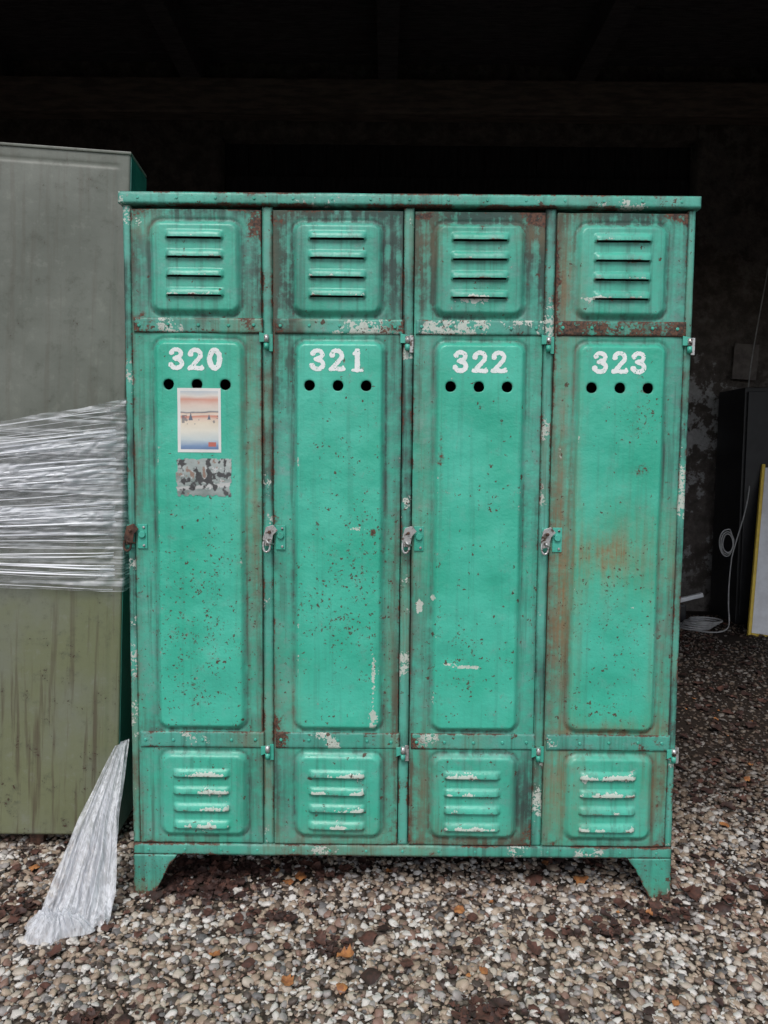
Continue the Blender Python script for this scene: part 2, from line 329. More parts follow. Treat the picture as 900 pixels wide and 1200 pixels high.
STAINS={0:[(.30,.95,.03,.3,.45),(.03,1.72,.06,.03,.3),(.29,1.25,.03,.25,.35)],
 1:[(.03,.52,.05,.12,.35),(.16,.17,.3,.04,.25),(.3,.6,.02,.3,.3)],
 2:[(.03,.3,.04,.2,.45),(.30,1.72,.05,.05,.5),(.03,1.70,.05,.08,.4),(.03,1.2,.03,.4,.2),(.2,.16,.2,.05,.3)],
 3:[(.137,.925,.065,.048,.85),(.17,.93,.13,.13,.45),(.03,.78,.045,.28,.75),(.03,1.2,.035,.4,.5),(.17,.455,.12,.035,.8),(.04,.3,.06,.15,.7),(.29,.6,.04,.3,.3),(.29,.3,.04,.12,.35),(.03,1.6,.04,.12,.5)]}
RUST={0:[(.305,1.74,.03,.05,1.1),(.02,1.5,.03,.03,.7),(.02,.16,.05,.02,.5),(.30,1.02,.015,.05,.4),(.02,1.755,.03,.015,.7)],
 1:[(.25,.975,.011,.020,1.1),(.01,.48,.02,.03,.9),(.305,.2,.02,.06,.4),(.01,1.0,.012,.06,.5),(.02,1.75,.04,.02,.6)],
 2:[(.02,1.758,.06,.015,1.2),(.30,1.750,.05,.025,1.25),(.305,.18,.02,.05,.6),(.01,.2,.02,.08,.5),(.08,.58,.006,.12,.45),(.07,1.2,.006,.1,.55)],
 3:[(.30,1.755,.05,.02,.9),(.005,1.6,.012,.2,.7),(.17,.452,.12,.010,.6),(.02,.165,.08,.02,.7),(.21,.96,.02,.012,.8),(.3,.3,.012,.14,.5),(.23,1.14,.03,.02,.6)]}
PALE={0:[(.02,1.74,.02,.02,.7),(.14,1.56,.07,.006,.6),(.20,1.36,.03,.01,.25)],
 1:[(.20,.985,.05,.008,.6),(.255,.60,.006,.08,.75),(.255,.50,.010,.03,.6),(.2,1.56,.05,.01,.4)],
 2:[(.021,.785,.009,.018,1.4),(.055,.81,.006,.010,1.2),(.145,.632,.045,.008,1.1),(.09,.640,.02,.005,.8),(.06,.55,.005,.03,.7),(.16,1.555,.06,.01,.8),(.08,1.345,.02,.03,.3)],
 3:[(.21,.79,.02,.005,.7),(.1,1.56,.04,.006,.8),(.14,.34,.08,.012,.5),(.02,1.22,.006,.05,.6)]}
SPK={0:[(.17,.72,.12,.20,1.1),(.2,1.0,.08,.12,.35)],1:[(.18,.80,.11,.22,1.2),(.2,1.15,.1,.15,.4)],2:[(.12,.66,.09,.10,.9),(.2,1.05,.1,.2,.3)],3:[(.21,1.27,.045,.045,1.9),(.16,.78,.13,.18,.7),(.12,.55,.1,.08,.7)]}
DIRT={0:[(.30,1.6,.035,.17,.75),(.015,1.6,.03,.17,.6),(.16,1.76,.2,.015,.5),(.30,.3,.03,.12,.4),(.03,.45,.05,.04,.5)],
 1:[(.02,1.65,.055,.16,1.0),(.30,1.65,.05,.16,1.0),(.16,1.76,.2,.025,.8),(.02,1.35,.04,.12,.7),(.31,.55,.02,.25,.6),(.02,.3,.04,.12,.6),(.16,1.625,.16,.12,.2),(.3,1.3,.03,.14,.4)],
 2:[(.02,1.65,.055,.16,1.1),(.30,1.68,.05,.14,1.0),(.16,1.76,.2,.025,.9),(.30,.28,.045,.14,.7),(.02,.28,.04,.14,.7),(.16,1.625,.16,.12,.2),(.16,.165,.2,.015,.5)],
 3:[(.02,1.65,.035,.16,.6),(.17,1.755,.15,.025,.7),(.17,.47,.1,.02,.5),(.02,.8,.025,.4,.45),(.3,.3,.03,.12,.5)]}
def gsum(X,Z,L):
    o=np.zeros(X.shape)
    for cx,cz,rx,rz_,a in L: o+=a*np.exp(-(((X-cx)/rx)**2+((Z-cz)/rz_)**2))
    return o
zd0,zd1=.155,1.768
def door_attrs(X,Z,i):
    bd=np.minimum(np.minimum(X,.32-X),np.minimum(Z-zd0,zd1-Z))
    dU,dM,dL=[rr_sdf(X,Z,*p,.028) for p in(UP,MP,LP)]
    inside=np.maximum(np.maximum(sstep(0,-.01,dM),sstep(0,-.01,dU)*.65),sstep(0,-.01,dL)*.6)
    pe=np.minimum(np.minimum(np.abs(dU-.003),np.abs(dM-.003)),np.abs(dL-.003))
    lo=sstep(1.1,.5,Z)
    nz=vnoise(X+i,Z,6,40+i,3)
    rust=.66*np.exp(-bd/.004)*sstep(.33,.62,nz)+.30*np.exp(-pe/.0030)*sstep(.45,.72,vnoise(X+i,Z,9,50+i))+gsum(X,Z,RUST[i])*.8
    pale=.38*np.exp(-np.abs(dM+.010)/.003)*sstep(.45,.7,vnoise(X+i,Z,12,60+i))+gsum(X,Z,PALE[i])+.25*np.exp(-bd/.004)*sstep(.5,.8,vnoise(X+i,Z,16,61+i))
    dirt_shade=.85*np.exp(-pe/.0042)*(.45+.55*sstep(.3,.6,vnoise(X+i,Z,7,55+i)))+.65*np.exp(-bd/.010)+gsum(X,Z,DIRT[i])*(1-.6*inside)+.30*(1-inside)*sstep(.42,.7,vnoise(X+i,Z,5,56+i))  # grime, with soft crease shade painted in round the panel edges
    for zb,xa,xb,k in LOUV:
        inx=(X>xa+.002)&(X<xb-.002)
        v=vnoise(X+i,Z*0+zb,22,70+i)
        pale=pale+inx*np.exp(-np.abs(Z-zb-.003)/(.0035+.004*k))*(.55+.60*k)*sstep(.36,.66,v)
        rust=rust+inx*np.exp(-np.abs(Z-zb+.001)/.003)*.7
        dirt_shade=dirt_shade+inx*np.exp(-np.abs(Z-zb+.006)/.004)*.7
    dull=(1-inside)*(.36+.45*sstep(.3,.7,vnoise(X+i,Z,5,80+i)))+.22*(Z>1.5)+.12*(Z<.42)+.04
    speck=gsum(X,Z,SPK[i])+.08*lo+.03+.08*(1-inside)
    stain=gsum(X,Z,STAINS[i])+.25*np.exp(-bd/.02)*sstep(.4,.7,vnoise(X+i,Z,4,90+i))
    return dict(rust=rust,dull=dull,speck=speck,pale=pale,stain=stain,dirt_shade=dirt_shade)
def usq(L,eps=1e-5):
    L=sorted(L); o=[L[0]]
    for a in L[1:]:
        if a-o[-1]>eps: o.append(a)
    return np.array(o)
for i in range(4):
    x0=.02+.35*i
    xs=list(np.linspace(0,.32,118)); ins=[]
    for hx,_ in HOLES: ins+=[hx-HS,hx+HS]
    xs=[x for x in xs if min(abs(x-k) for k in ins)>.0009]+ins
    zs=list(np.arange(zd0,zd1,.0031))+[zd1]
    for zb,_,_,_ in LOUV:
        zs=[z for z in zs if not(zb-.0062<z<zb+.0012)]+[zb,zb-GAP]
    hz=HOLES[0][1]; zs=[z for z in zs if min(abs(z-hz-HS),abs(z-hz+HS))>.0009]+[hz-HS,hz+HS]
    X,Z=np.meshgrid(usq(xs),usq(zs))
    h=door_h(X,Z,i)
    xc=(X[:-1,:-1]+X[1:,1:])/2; zc=(Z[:-1,:-1]+Z[1:,1:])/2
    cut=np.zeros(xc.shape,bool)
    for hx,hz in HOLES: cut|=(np.abs(xc-hx)<HS)&(np.abs(zc-hz)<HS)
    for zb,xa,xb,k in LOUV: cut|=(zc<zb)&(zc>zb-GAP)&(xc>xa+.006)&(xc<xb-.006)
    A=door_attrs(X,Z,i)
    P=lambda a,m: np.pad(a,1,mode=m)
    hp=np.pad(h,1,mode='constant',constant_values=-.014)
    grid(f'door_{i+1}',P(X,'edge')+x0,-hp,P(Z,'edge'),M_paint,LK_,cut=np.pad(cut,1,mode='constant',constant_values=False),attrs={k:P(v,'edge') for k,v in A.items()})
    for q,(hx,hz) in enumerate(HOLES):
        th=np.linspace(0,2*math.pi,65); sq=HS/np.maximum(np.abs(np.cos(th)),np.abs(np.sin(th)))
        R_=np.linspace(0,1,5)[:,None]; rad=(HR+.0004*np.sin(th*3+q+i))*(1-R_)+sq*R_
        PX=hx+rad*np.cos(th); PZ=hz+rad*np.sin(th); ph=door_h(PX,PZ,i); pa=door_attrs(PX,PZ,i)
        pa['dirt_shade']=pa['dirt_shade']+.8*np.exp(-(rad-HR)/.002); pa['rust']=pa['rust']+.45*np.exp(-(rad-HR)/.0015)
        ph=ph-.0010*np.exp(-(rad-HR)/.0015)
        cat=lambda v:np.concatenate([v[:1],v],0)
        ph2=cat(ph); ph2[0]-=.0025
        grid(f'hole_rim_{i+1}_{q+1}',cat(PX)+x0,-ph2,cat(PZ),M_paint,LK_,attrs={k:cat(v) for k,v in pa.items()})

# frame members as folded sheets
def member(name,x0,x1,z0,z1,h0=0.0,dep=.03,res=.006,seed=0,mat=None,rustk=.6,extra=None,dullk=.45,dirt_shade=.3):
    nx=max(4,int((x1-x0)/res)); nz=max(4,int((z1-z0)/res))
    X,Z=np.meshgrid(np.linspace(x0,x1,nx+1),np.linspace(z0,z1,nz+1))
    bd=np.minimum(np.minimum(X-x0,x1-X),np.minimum(Z-z0,z1-Z))
    h=h0-.0015*np.exp(-bd/.0015)+(vnoise(X,Z,9,seed+3,2)-.5)*.0028
    rust=rustk*np.exp(-bd/.0035)*sstep(.34,.64,vnoise(X,Z,9,seed+100))+ .25*sstep(.58,.8,vnoise(X,Z,5,seed+101))
    if extra: rust+=gsum(X,Z,extra)
    A=dict(rust=rust,dull=dullk+.4*vnoise(X,Z,6,seed+102),speck=.12+.5*sstep(.5,.8,vnoise(X,Z,4,seed+104)),pale=.70*sstep(.50,.8,vnoise(X,Z,10,seed+103)),stain=.45*sstep(.48,.8,vnoise(X,Z,3.5,seed+105)),dirt_shade=dirt_shade*sstep(.4,.7,vnoise(X,Z,7,seed+106))+.6*np.exp(-bd/.003))
    A={k:np.pad(v,1,mode='edge') for k,v in A.items()}
    grid(name,np.pad(X,1,mode='edge'),-np.pad(h,1,mode='constant',constant_values=-dep),np.pad(Z,1,mode='edge'),mat or M_frame,LK_,attrs=A)
posts=[(0,.0175)]+[(.3425+.35*k,.3675+.35*k) for k in range(3)]+[(1.3925,1.41)]
for k,(a_,b_) in enumerate(posts): member(f'post_{k+1}',a_,b_,.1525,1.7785,0,.03,.005,seed=k*7,dirt_shade=.8)
member('bottom_rail',0,W,.122,.1515,.004,.04,.005,seed=50,rustk=.8)
member('top_cap',-.008,W+.008,1.780,1.8085,.010,.02,.005,seed=61,rustk=.85,dullk=.3,dirt_shade=.5)
# body
box('left_side',-.0,.002,.031,Dp,.122,1.779,M_frame,LK_,0)
box('right_side',W-.002,W,.031,Dp,.122,1.779,M_frame,LK_,0)
box('back_panel',.003,W-.003,Dp-.004,Dp-.001,.122,1.779,M_dark,LK_,0)
box('floor_panel',.003,W-.003,.041,Dp-.005,.124,.128,M_dark,LK_,0)
box('top_panel',-.008,W+.008,.0105,Dp+.004,1.7815,1.807,M_frame,LK_,.003)
for k in range(3):
    box(f'partition_{k+1}',.354+.35*k,.356+.35*k,.032,Dp-.005,.130,1.778,M_dark,LK_,0)
def foot(name,mir,seed):
    S_,V_=np.meshgrid(np.linspace(0,1,26),np.linspace(0,1,28)); zz=V_*.1215
    wd=np.interp(zz,[0,.02,.095,.108,.1215],[.050,.057,.094,.106,.114]); xx=S_*wd
    h=.0045+(vnoise(xx,zz,14,seed,2)-.5)*.005; bd=np.minimum(np.minimum(xx,wd-xx),zz)
    A=dict(rust=.65*np.exp(-bd/.004)+.9*sstep(.05,0,zz)*vnoise(xx,zz,30,seed+1)*1.5,dull=np.full(xx.shape,.35),speck=np.full(xx.shape,.8),pale=1.3*sstep(.07,0,zz)*sstep(.4,.7,vnoise(xx,zz,30,seed+2)),stain=.6*sstep(.08,0,zz),dirt_shade=.35+.6*np.exp(-bd/.003))
    A={k:np.pad(v,1,mode='edge') for k,v in A.items()}
    xx=np.pad(xx,1,mode='edge'); zz=np.pad(zz,1,mode='edge'); hh=np.pad(h,1,mode='constant',constant_values=-.010)
    if mir: xx=W-xx
    grid(name,xx,-hh,zz,M_frame,LK_,attrs=A)
foot('foot_1',False,401); foot('foot_2',True,405)
poly('foot_3',[(0,.1215),(.11,.1215),(.05,0),(0,0)],Dp-.006,Dp,M_frame,LK_)
poly('foot_4',[(W,.1215),(W,0),(W-.05,0),(W-.11,.1215)],Dp-.006,Dp,M_frame,LK_)
for nm,xx in(('foot_side_1',.001),('foot_side_2',W-.004)):
    bm=bmesh.new(); vs=[bm.verts.new((xx,y,z)) for y,z in((.003,.1215),(.003,0),(.05,0),(.10,.1215))]; f=bm.faces.new(vs)
    r=bmesh.ops.extrude_face_region(bm,geom=[f]); [setattr(v.co,'x',xx+.003) for v in r['geom'] if isinstance(v,bmesh.types.BMVert)]
    me=bpy.data.meshes.new(nm); bm.to_mesh(me); bm.free(); me.materials.append(M_frame); link(bpy.data.objects.new(nm,me),LK_)
# straps, rivets, hinges, latches
for i in range(4):
    x0=.02+.35*i
    for s,(za,zb) in enumerate(((1.470,1.5065),(.413,.4545))):
        ex=[]
        if s==0 and i==3: ex=[(x0+.16,1.488,.3,.03,.50),(x0+.07,1.488,.06,.03,.4),(x0+.28,1.488,.06,.03,.4)]
        if s==0 and i==1: ex=[(x0+.30,1.488,.05,.03,.7),(x0+.02,1.488,.03,.03,.4)]
        if s==0 and i==0: ex=[(x0+.01,1.488,.03,.03,.7),(x0+.29,1.488,.02,.03,.4)]
        if s==1 and i in(1,2): ex=[(x0+.01,.43,.03,.03,.6)]
        member(f'strap_{i+1}_{s+1}',x0+.004,x0+.324,za,zb,.0075,.0075,.004,seed=200+i*9+s,mat=M_strap,rustk=.6,extra=ex,dullk=.5,dirt_shade=(1.3 if (s==0 and i in(1,3)) else .5))
        zc=(za+zb)/2
        for k,dx in enumerate((.018,.09,.165,.24,.302)):
            cyl(f'rivet_{i+1}_{s+1}_{k+1}',(x0+dx,-.0085,zc+random.uniform(-.002,.002)),.0042,.004,'Y',M_strap,LK_,12,.0015)
        hx=x0+.3335; hz=(1.448,.402)[s]
        cyl(f'hinge_knuckle_{i+1}_{s+1}a',(hx,-.009,hz+.009),.0062,.018,'Z',M_steel,LK_)
        cyl(f'hinge_knuckle_{i+1}_{s+1}b',(hx,-.009,hz-.010),.0060,.016,'Z',M_strap,LK_)
        poly(f'hinge_leaf_{i+1}_{s+1}',[(x0+.316,zc-.016),(hx+.004,hz+.019),(hx+.004,hz+.001),(x0+.316,zc-.040)],-.0098,-.0072,M_strap,LK_,.0005)
        box(f'hinge_plate_{i+1}_{s+1}',hx+.005,hx+.015,-.0042,-.0012,hz-.022,hz+.020,M_steel if i%2 else M_strap,LK_,.0008)
    # latch
    lz=.962; mat=M_rusty if i==0 else M_steel
    box(f'latch_plate_{i+1}',x0+.006,x0+.030,-.0075,-.0035,lz-.032,lz+.030,M_strap,LK_,.0012)
    cyl(f'latch_boss_{i+1}',(x0+.018,-.010,lz+.004),.0085,.007,'Y',M_strap,LK_)
    cyl(f'latch_rivet_a_{i+1}',(x0+.022,-.009,lz+.022),.0032,.004,'Y',M_steel,LK_,10)
    cyl(f'latch_rivet_b_{i+1}',(x0+.022,-.009,lz-.024),.0032,.004,'Y',M_steel,LK_,10)
    px=x0-.010
    box(f'hasp_base_{i+1}',px-.011,px+.007,-.0058,-.0022,lz-.030,lz+.028,M_strap,LK_,.001)
    poly(f'hasp_tongue_{i+1}',[(px-.016,lz-.004),(px-.008,lz+.026),(px+.010,lz+.032),(px+.022,lz+.018),(px+.010,lz+.006),(px+.006,lz-.020),(px-.010,lz-.022)],-.018,-.0148,mat,LK_,.0008)
    box(f'hasp_arm_{i+1}',px-.010,px-.006,-.0145,-.006,lz-.006,lz+.020,mat,LK_,.0008)
    tube(f'staple_{i+1}',[(px-.006,-.006,lz-.008),(px-.006,-.024,lz-.008),(px-.002,-.030,lz-.012),(px+.006,-.024,lz-.016),(px+.008,-.006,lz-.018)],.0028,mat,LK_)
    cyl(f'hasp_pin_{i+1}',(px+.001,-.021,lz+.014),.0036,.010,'Y',M_rusty,LK_,12)
    tube(f'hasp_ring_{i+1}',[(px-.013,-.020,lz-.010),(px-.016,-.022,lz-.030),(px-.006,-.023,lz-.042),(px+.005,-.021,lz-.030),(px+.002,-.020,lz-.012)],.0028,mat,LK_)
for k in range(15):
    cyl(f'cap_rivet_{k+1}',(.04+k*.095,-.0105,1.794),.0035,.003,'Y',M_strap,LK_,10)
    cyl(f'rail_rivet_{k+1}',(.04+k*.095,-.0045,.137),.0035,.003,'Y',M_strap,LK_,10)

# digits ------------------------------------------------------------
tnum=NT('number_white_paint'); cn=tnum.noise(90,3,.7); 
M_num=tnum.done(tnum.bsdf(tnum.mix(tnum.ss(cn,.52,.72,0,.5),(.88,.91,.89),(.40,.68,.58)),.5))
def arc(cx,cy,rx,ry,a0,a1,n=26):
    return [(cx+rx*math.cos(math.radians(a0+(a1-a0)*k/n)),cy+ry*math.sin(math.radians(a0+(a1-a0)*k/n))) for k in range(n+1)]
def segs(pts,hw): return [(pts[k],pts[k+1],hw) for k in range(len(pts)-1)]
DG={'3':segs(arc(.35,.735,.215,.175,165,-90),.098)+segs(arc(.35,.295,.25,.205,90,-165),.104)+[((.135,.775),(.15,.775),.115),((.10,.235),(.12,.235),.118),((.25,.53),(.35,.53),.075)],
 '2':segs(arc(.35,.69,.235,.215,170,-25)+[(.36,.36),(.14,.12)],.098)+segs([(.09,.10),(.30,.12),(.48,.085),(.64,.10)],.102)+[((.13,.715),(.15,.715),.115),((.645,.13),(.645,.20),.05)],
 '0':segs(arc(.36,.5,.225,.395,0,360,40),.118),
 '1':segs([(.36,.08),(.36,.93)],.115)+segs([(.36,.90),(.20,.80)],.07)+segs([(.15,.058),(.57,.058)],.062)}
def digit(name,ch,x0,z0,h,door,seed):
    res=.0006; w=h*.76
    xs=np.arange(-res*2,w+res*2,res); zs=np.arange(-res*3,h+res*3,res)
    X,Z=np.meshgrid(xs,zs); U=X/h; V=Z/h; d=np.full(U.shape,9.)
    for (a,b,hw) in DG[ch]:
        ax,ay=a; bx,by=b; L2=(bx-ax)**2+(by-ay)**2+1e-9
        t=np.clip(((U-ax)*(bx-ax)+(V-ay)*(by-ay))/L2,0,1)
        d=np.minimum(d,np.hypot(U-ax-t*(bx-ax),V-ay-t*(by-ay))-hw)
    d=d+(vnoise(X,Z,260,seed,2)-.5)*.045
    hole=vnoise(X,Z,300,seed+5,2)>.81
    dc=(d[:-1,:-1]+d[1:,1:])/2; cut=(dc>0)|hole[:-1,:-1]
    XX=X+x0; ZZ=Z+z0; hh=door_h(XX,ZZ,door)+.0006
    grid(name,XX+.02+.35*door,-hh,ZZ,M_num,LK_,cut=cut)
for i in range(4):
    for k,ch in enumerate('32'+str(i)):
        digit(f'number_{i+1}_{k+1}',ch,.092+k*.0475+(.003 if ch=='1' else 0)+(.004 if i==2 else 0),1.3770+random.uniform(-.001,.001),.0550,i,300+i*5+k)

# stickers
def colmat(name,rough):
    t=NT(name); a=t.n('ShaderNodeAttribute',attribute_name='Col'); n=t.noise(120,2)
    return t.done(t.bsdf(t.mix(.10,a.outputs['Color'],t.mix(n,(.2,.2,.2),(.8,.8,.8))),rough))
def sticker(name,x0,x1,z0,z1,f,mat,torn=0):
    X,Z=np.meshgrid(np.arange(x0,x1,.001),np.arange(z0,z1,.001)); u=(X-x0)/(x1-x0); v=(Z-z0)/(z1-z0)
    c=f(u,v); col=np.concatenate([c,np.ones(c.shape[:2]+(1,))],-1)
    cut=None
    if torn:
        e=np.minimum(np.minimum(u*(x1-x0),(1-u)*(x1-x0)),np.minimum(v*(z1-z0),(1-v)*(z1-z0)))
        m=(e+(vnoise(X,Z,110,8)-.62)*torn)<0; cut=m[:-1,:-1]
    grid(name,X+.02,-(door_h(X,Z,0)+.0007),Z,mat,LK_,cut=cut,col=col)
def lerpc(v,stops):
    out=np.zeros(v.shape+(3,)); ps=[s[0] for s in stops]
    for k in range(3): out[...,k]=np.interp(v,ps,[s[1][k] for s in stops])
    return out
def poster(u,v):
    n=vnoise(u*3,v*12,1,5)-.5
    c=lerpc(v+n*.04,[(0,(.05,.12,.30)),(.10,(.18,.30,.50)),(.20,(.60,.68,.68)),(.34,(.84,.80,.68)),(.46,(.82,.70,.54)),(.52,(.78,.58,.46)),(.56,(.66,.22,.14)),(.585,(.82,.70,.58)),(.61,(.80,.58,.44)),(.625,(.10,.12,.15)),(.645,(.74,.68,.60)),(.74,(.78,.62,.52)),(.82,(.72,.33,.24)),(.88,(.82,.76,.68)),(1,(.30,.48,.64))])
    dk=((vnoise(u*5,v*10,2.2,6)>.62)&(v>.44)&(v<.60)&(u>.1))[...,None]; c=np.where(dk,c*.35+np.array((.0,.03,.06)),c)
    sail=((np.abs(u-.30)<.05*(.62-v)/.12)&(v>.5)&(v<.62))|((np.abs(u-.72)<.04*(.60-v)/.09)&(v>.51)&(v<.60)); c=np.where(sail[...,None],np.array((.10,.13,.18)),c)
    cart=((u>.70)&(u<.88)&(v>.09)&(v<.16))[...,None]; c=np.where(cart,np.array((.55,.12,.08)),c)
    b=((u<.07)|(u>.93)|(v<.05)|(v>.95))[...,None]
    return np.where(b,np.array((.84,.83,.79)),c)
def silver(u,v):
    n=vnoise(u*3,v*3,1.6,15,4); n2=vnoise(u*7,v*4,1.5,16,4); n3=vnoise(u*22,v*14,1.2,19,2)
    c=lerpc(n*.7+v*.35,[(0,(.13,.16,.15)),(.35,(.20,.26,.24)),(.55,(.34,.40,.38)),(1,(.56,.60,.58))])
    road=(np.abs(v-.20-.12*u+(n2-.5)*.08)<.045)[...,None]; c=np.where(road,np.array((.55,.56,.54)),c)
    dens=np.exp(-(((u-.55)/.42)**2+((v-.50)/.28)**2))
    dk=sstep(.70,.80,n2+.25*dens+.15*n3)[...,None]; c=c*(1-dk)+dk*np.array((.028,.028,.030))
    m=((n3>.66)&(dens>.3)&(dk[...,0]<.3))[...,None]; c=np.where(m,np.array((.60,.61,.60)),c)
    m=sstep(.36,.26,n2*(1+.5*(v<.4)))[...,None]; c=c*(1-m)+m*np.array((.30,.19,.14))
    return c
sticker('poster_sticker',.113,.222,1.174,1.333,poster,colmat('poster_print',.35))
sticker('silver_sticker',.107,.247,1.063,1.160,silver,colmat('foil_print',.3),torn=.018)

# ---------------------------------------------------------------- OLIVE CABINET
CAB=empty('olive_metal_cabinet'); 
CAB.matrix_world=Matrix.Translation((-.779,2.10,.050))@Matrix.Rotation(math.radians(4.2),4,'Z')@Matrix.Rotation(math.radians(2.1),4,'Y')
def cabmat():
    t=NT('olive_cabinet_paint'); c=t.coords(); n1=t.noise(2.5,4,.65,c); n2=t.noise(18,5,.72,c); n3=t.noise(140,2,.6,c); st=t.noise(1,4,.65,t.coords((40,40,2.0)))
    tc=t.n('ShaderNodeTexCoord'); sx=t.n('ShaderNodeSeparateXYZ'); t.L(tc.outputs['Object'],sx.inputs[0]); z=sx.outputs[2]
    b=t.mix(t.ss(t.math('ADD',z,t.math('MULTIPLY',n1,.4)),.8,1.3),(.175,.188,.105),(.130,.140,.115))
    b=t.mix(t.ss(n1,.40,.65,0,.6),b,(.200,.210,.180))
    b=t.mix(t.ss(n2,.50,.72,0,.50),b,(.070,.075,.056))
    b=t.mix(t.ss(n2,.46,.30,0,.4),b,(.24,.25,.21))
    low=t.ss(z,1.0,.3); 
    b=t.mix(t.math('MULTIPLY',t.ss(st,.50,.66),t.math('ADD',.22,t.math('MULTIPLY',low,.48))),b,(.085,.062,.042))
    ch=t.ss(t.math('ADD',t.math('ADD',t.math('MULTIPLY',n2,.6),t.math('MULTIPLY',n3,.4)),t.math('MULTIPLY',low,.035)),.635,.66)
    b=t.mix(ch,b,(.065,.038,.026))
    return t.done(t.bsdf(b,t.math('ADD',.28,t.math('MULTIPLY',n2,.35)),0,n2,.35,.003,.45))
M_cab=cabmat(); CW=.95; CH=1.945; CD=.17
X,Z=np.meshgrid(np.linspace(-CW,0,160),np.linspace(0,CH,320))
h=(vnoise(X,Z,2.5,33,2)-.5)*.014
bd=np.minimum(np.minimum(-X,X+CW),np.minimum(Z,CH-Z)); h=h*sstep(0,.1,bd)
h-=.004*np.exp(-((Z-(CH-.035))/.0035)**2)*(X<-.03); h-=.003*np.exp(-((X+.028)/.003)**2)*(Z<CH-.035)
Yc=-np.pad(h,1,mode='constant',constant_values=-CD)
grid('cabinet_shell',np.pad(X,1,mode='edge'),Yc,np.pad(Z,1,mode='edge'),M_cab,CAB)
box('cabinet_top_lip',-CW-.003,.004,-.004,CD,CH-.004,CH+.004,M_cab,CAB,.0025)
box('cabinet_side_panel',.0005,.0035,.004,CD,.0,CH-.007,M_sidepaint,CAB,0)
box('cabinet_back',-CW,0,CD,CD+.003,0,CH,M_dark,CAB,0)
for k,(fx,fy) in enumerate(((-.24,.03),(-.03,.06),(-CW+.03,.03),(-.1,CD-.045),(-CW+.03,CD-.045))):
    box(f'cabinet_foot_{k+1}',fx-.02,fx+.02,fy,fy+.035,-.10,-.001,M_rusty,CAB,.002)

def filmmat(name,vec,a0,a1,lo,hi):
    t=NT(name); c=t.coords(vec); n=t.noise(1,3,.65,c,.3)
    f=t.ss(n,lo,hi,a0,a1)
    b=t.bsdf((.90,.91,.94),.30,0,n,.25,.003,.6)
    tl=t.n('ShaderNodeBsdfTranslucent'); tl.inputs[0].default_value=(.88,.90,.93,1)
    m1=t.n('ShaderNodeMixShader'); m1.inputs[0].default_value=.25; t.L(b.outputs[0],m1.inputs[1]); t.L(tl.outputs[0],m1.inputs[2])
    tr=t.n('ShaderNodeBsdfTransparent'); tr.inputs[0].default_value=(.97,.97,.98,1)
    m2=t.n('ShaderNodeMixShader'); t.L(f,m2.inputs[0]); t.L(tr.outputs[0],m2.inputs[1]); t.L(m1.outputs[0],m2.inputs[2])
    return t.done(m2)
M_film=filmmat('stretch_film_wrap',(1.1,1.1,70),.14,.80,.42,.68)
M_film2=filmmat('stretch_film_tail',(85,85,2.5),.42,.85,.36,.66)
tf=NT('film_rope'); M_rope=tf.done(tf.bsdf((.90,.91,.94),.25,0,None,0,0,.7))
FILM=empty('stretch_film'); FILM.matrix_world=CAB.matrix_world.copy()
def wrap(name,zt0,zt1,zb0,zb1,off,seed,n=140):
    U,T=np.meshgrid(np.linspace(0,1,160),np.linspace(0,1,n))
    top=zt0+(zt1-zt0)*U**1.3; bot=zb0+(zb1-zb0)*U
    wob=(vnoise(U,T*0,5,seed)-.5)*.03
    Zz=bot+(top-bot)*T+wob*T+(vnoise(U,T,3,seed+1)-.5)*.05*np.sin(T*math.pi)
    sk=T+.10*(vnoise(U,T,2.5,seed+7)-.5)
    rid=np.abs(vnoise(U*1.2,sk,18,seed+2,2)-.5)*.040+(vnoise(U*.7,sk,60,seed+3,2)-.5)*.007
    Xx=-CW+ U*(CW+.006)
    Yy=-(off+.004+rid*(.35+.65*U)+.012*np.sin(U*math.pi))
    k=6; Xs=[];Ys=[];Zs=[]
    for j in range(1,k+1):
        Xs.append(np.full(n,.006+off*.4)); Ys.append(Yy[:,-1]*(1-min(1,j*.5))+j*.025); Zs.append(Zz[:,-1]+(vnoise(np.full(n,j*.1),T[:,0],6,seed)-.5)*.01)
    Xx=np.concatenate([Xx,np.stack(Xs,1)],1);Yy=np.concatenate([Yy,np.stack(Ys,1)],1);Zz=np.concatenate([Zz,np.stack(Zs,1)],1)
    grid(name,Xx,Yy,Zz,M_film,FILM)
wrap('wrap_band_1',1.10,1.275,.735,.725,.002,3)
wrap('wrap_band_2',.98,1.20,.80,.90,.014,13,80)
for k in range(54):
    z0=random.uniform(.745,1.10); z1=.73+(z0-.745)*1.5+random.uniform(-.03,.03)
    tube(f'film_strand_{k+1}',[(-CW+j*.19,-(.022+.02*random.random()),z0+(z1-z0)*(j/5)**1.3+random.uniform(-.008,.008)) for j in range(5)]+[(.006,-.014,z1),(.008,.05,z1)],random.choice((.0005,.0007,.001,.0015,.0026)),M_rope,FILM)

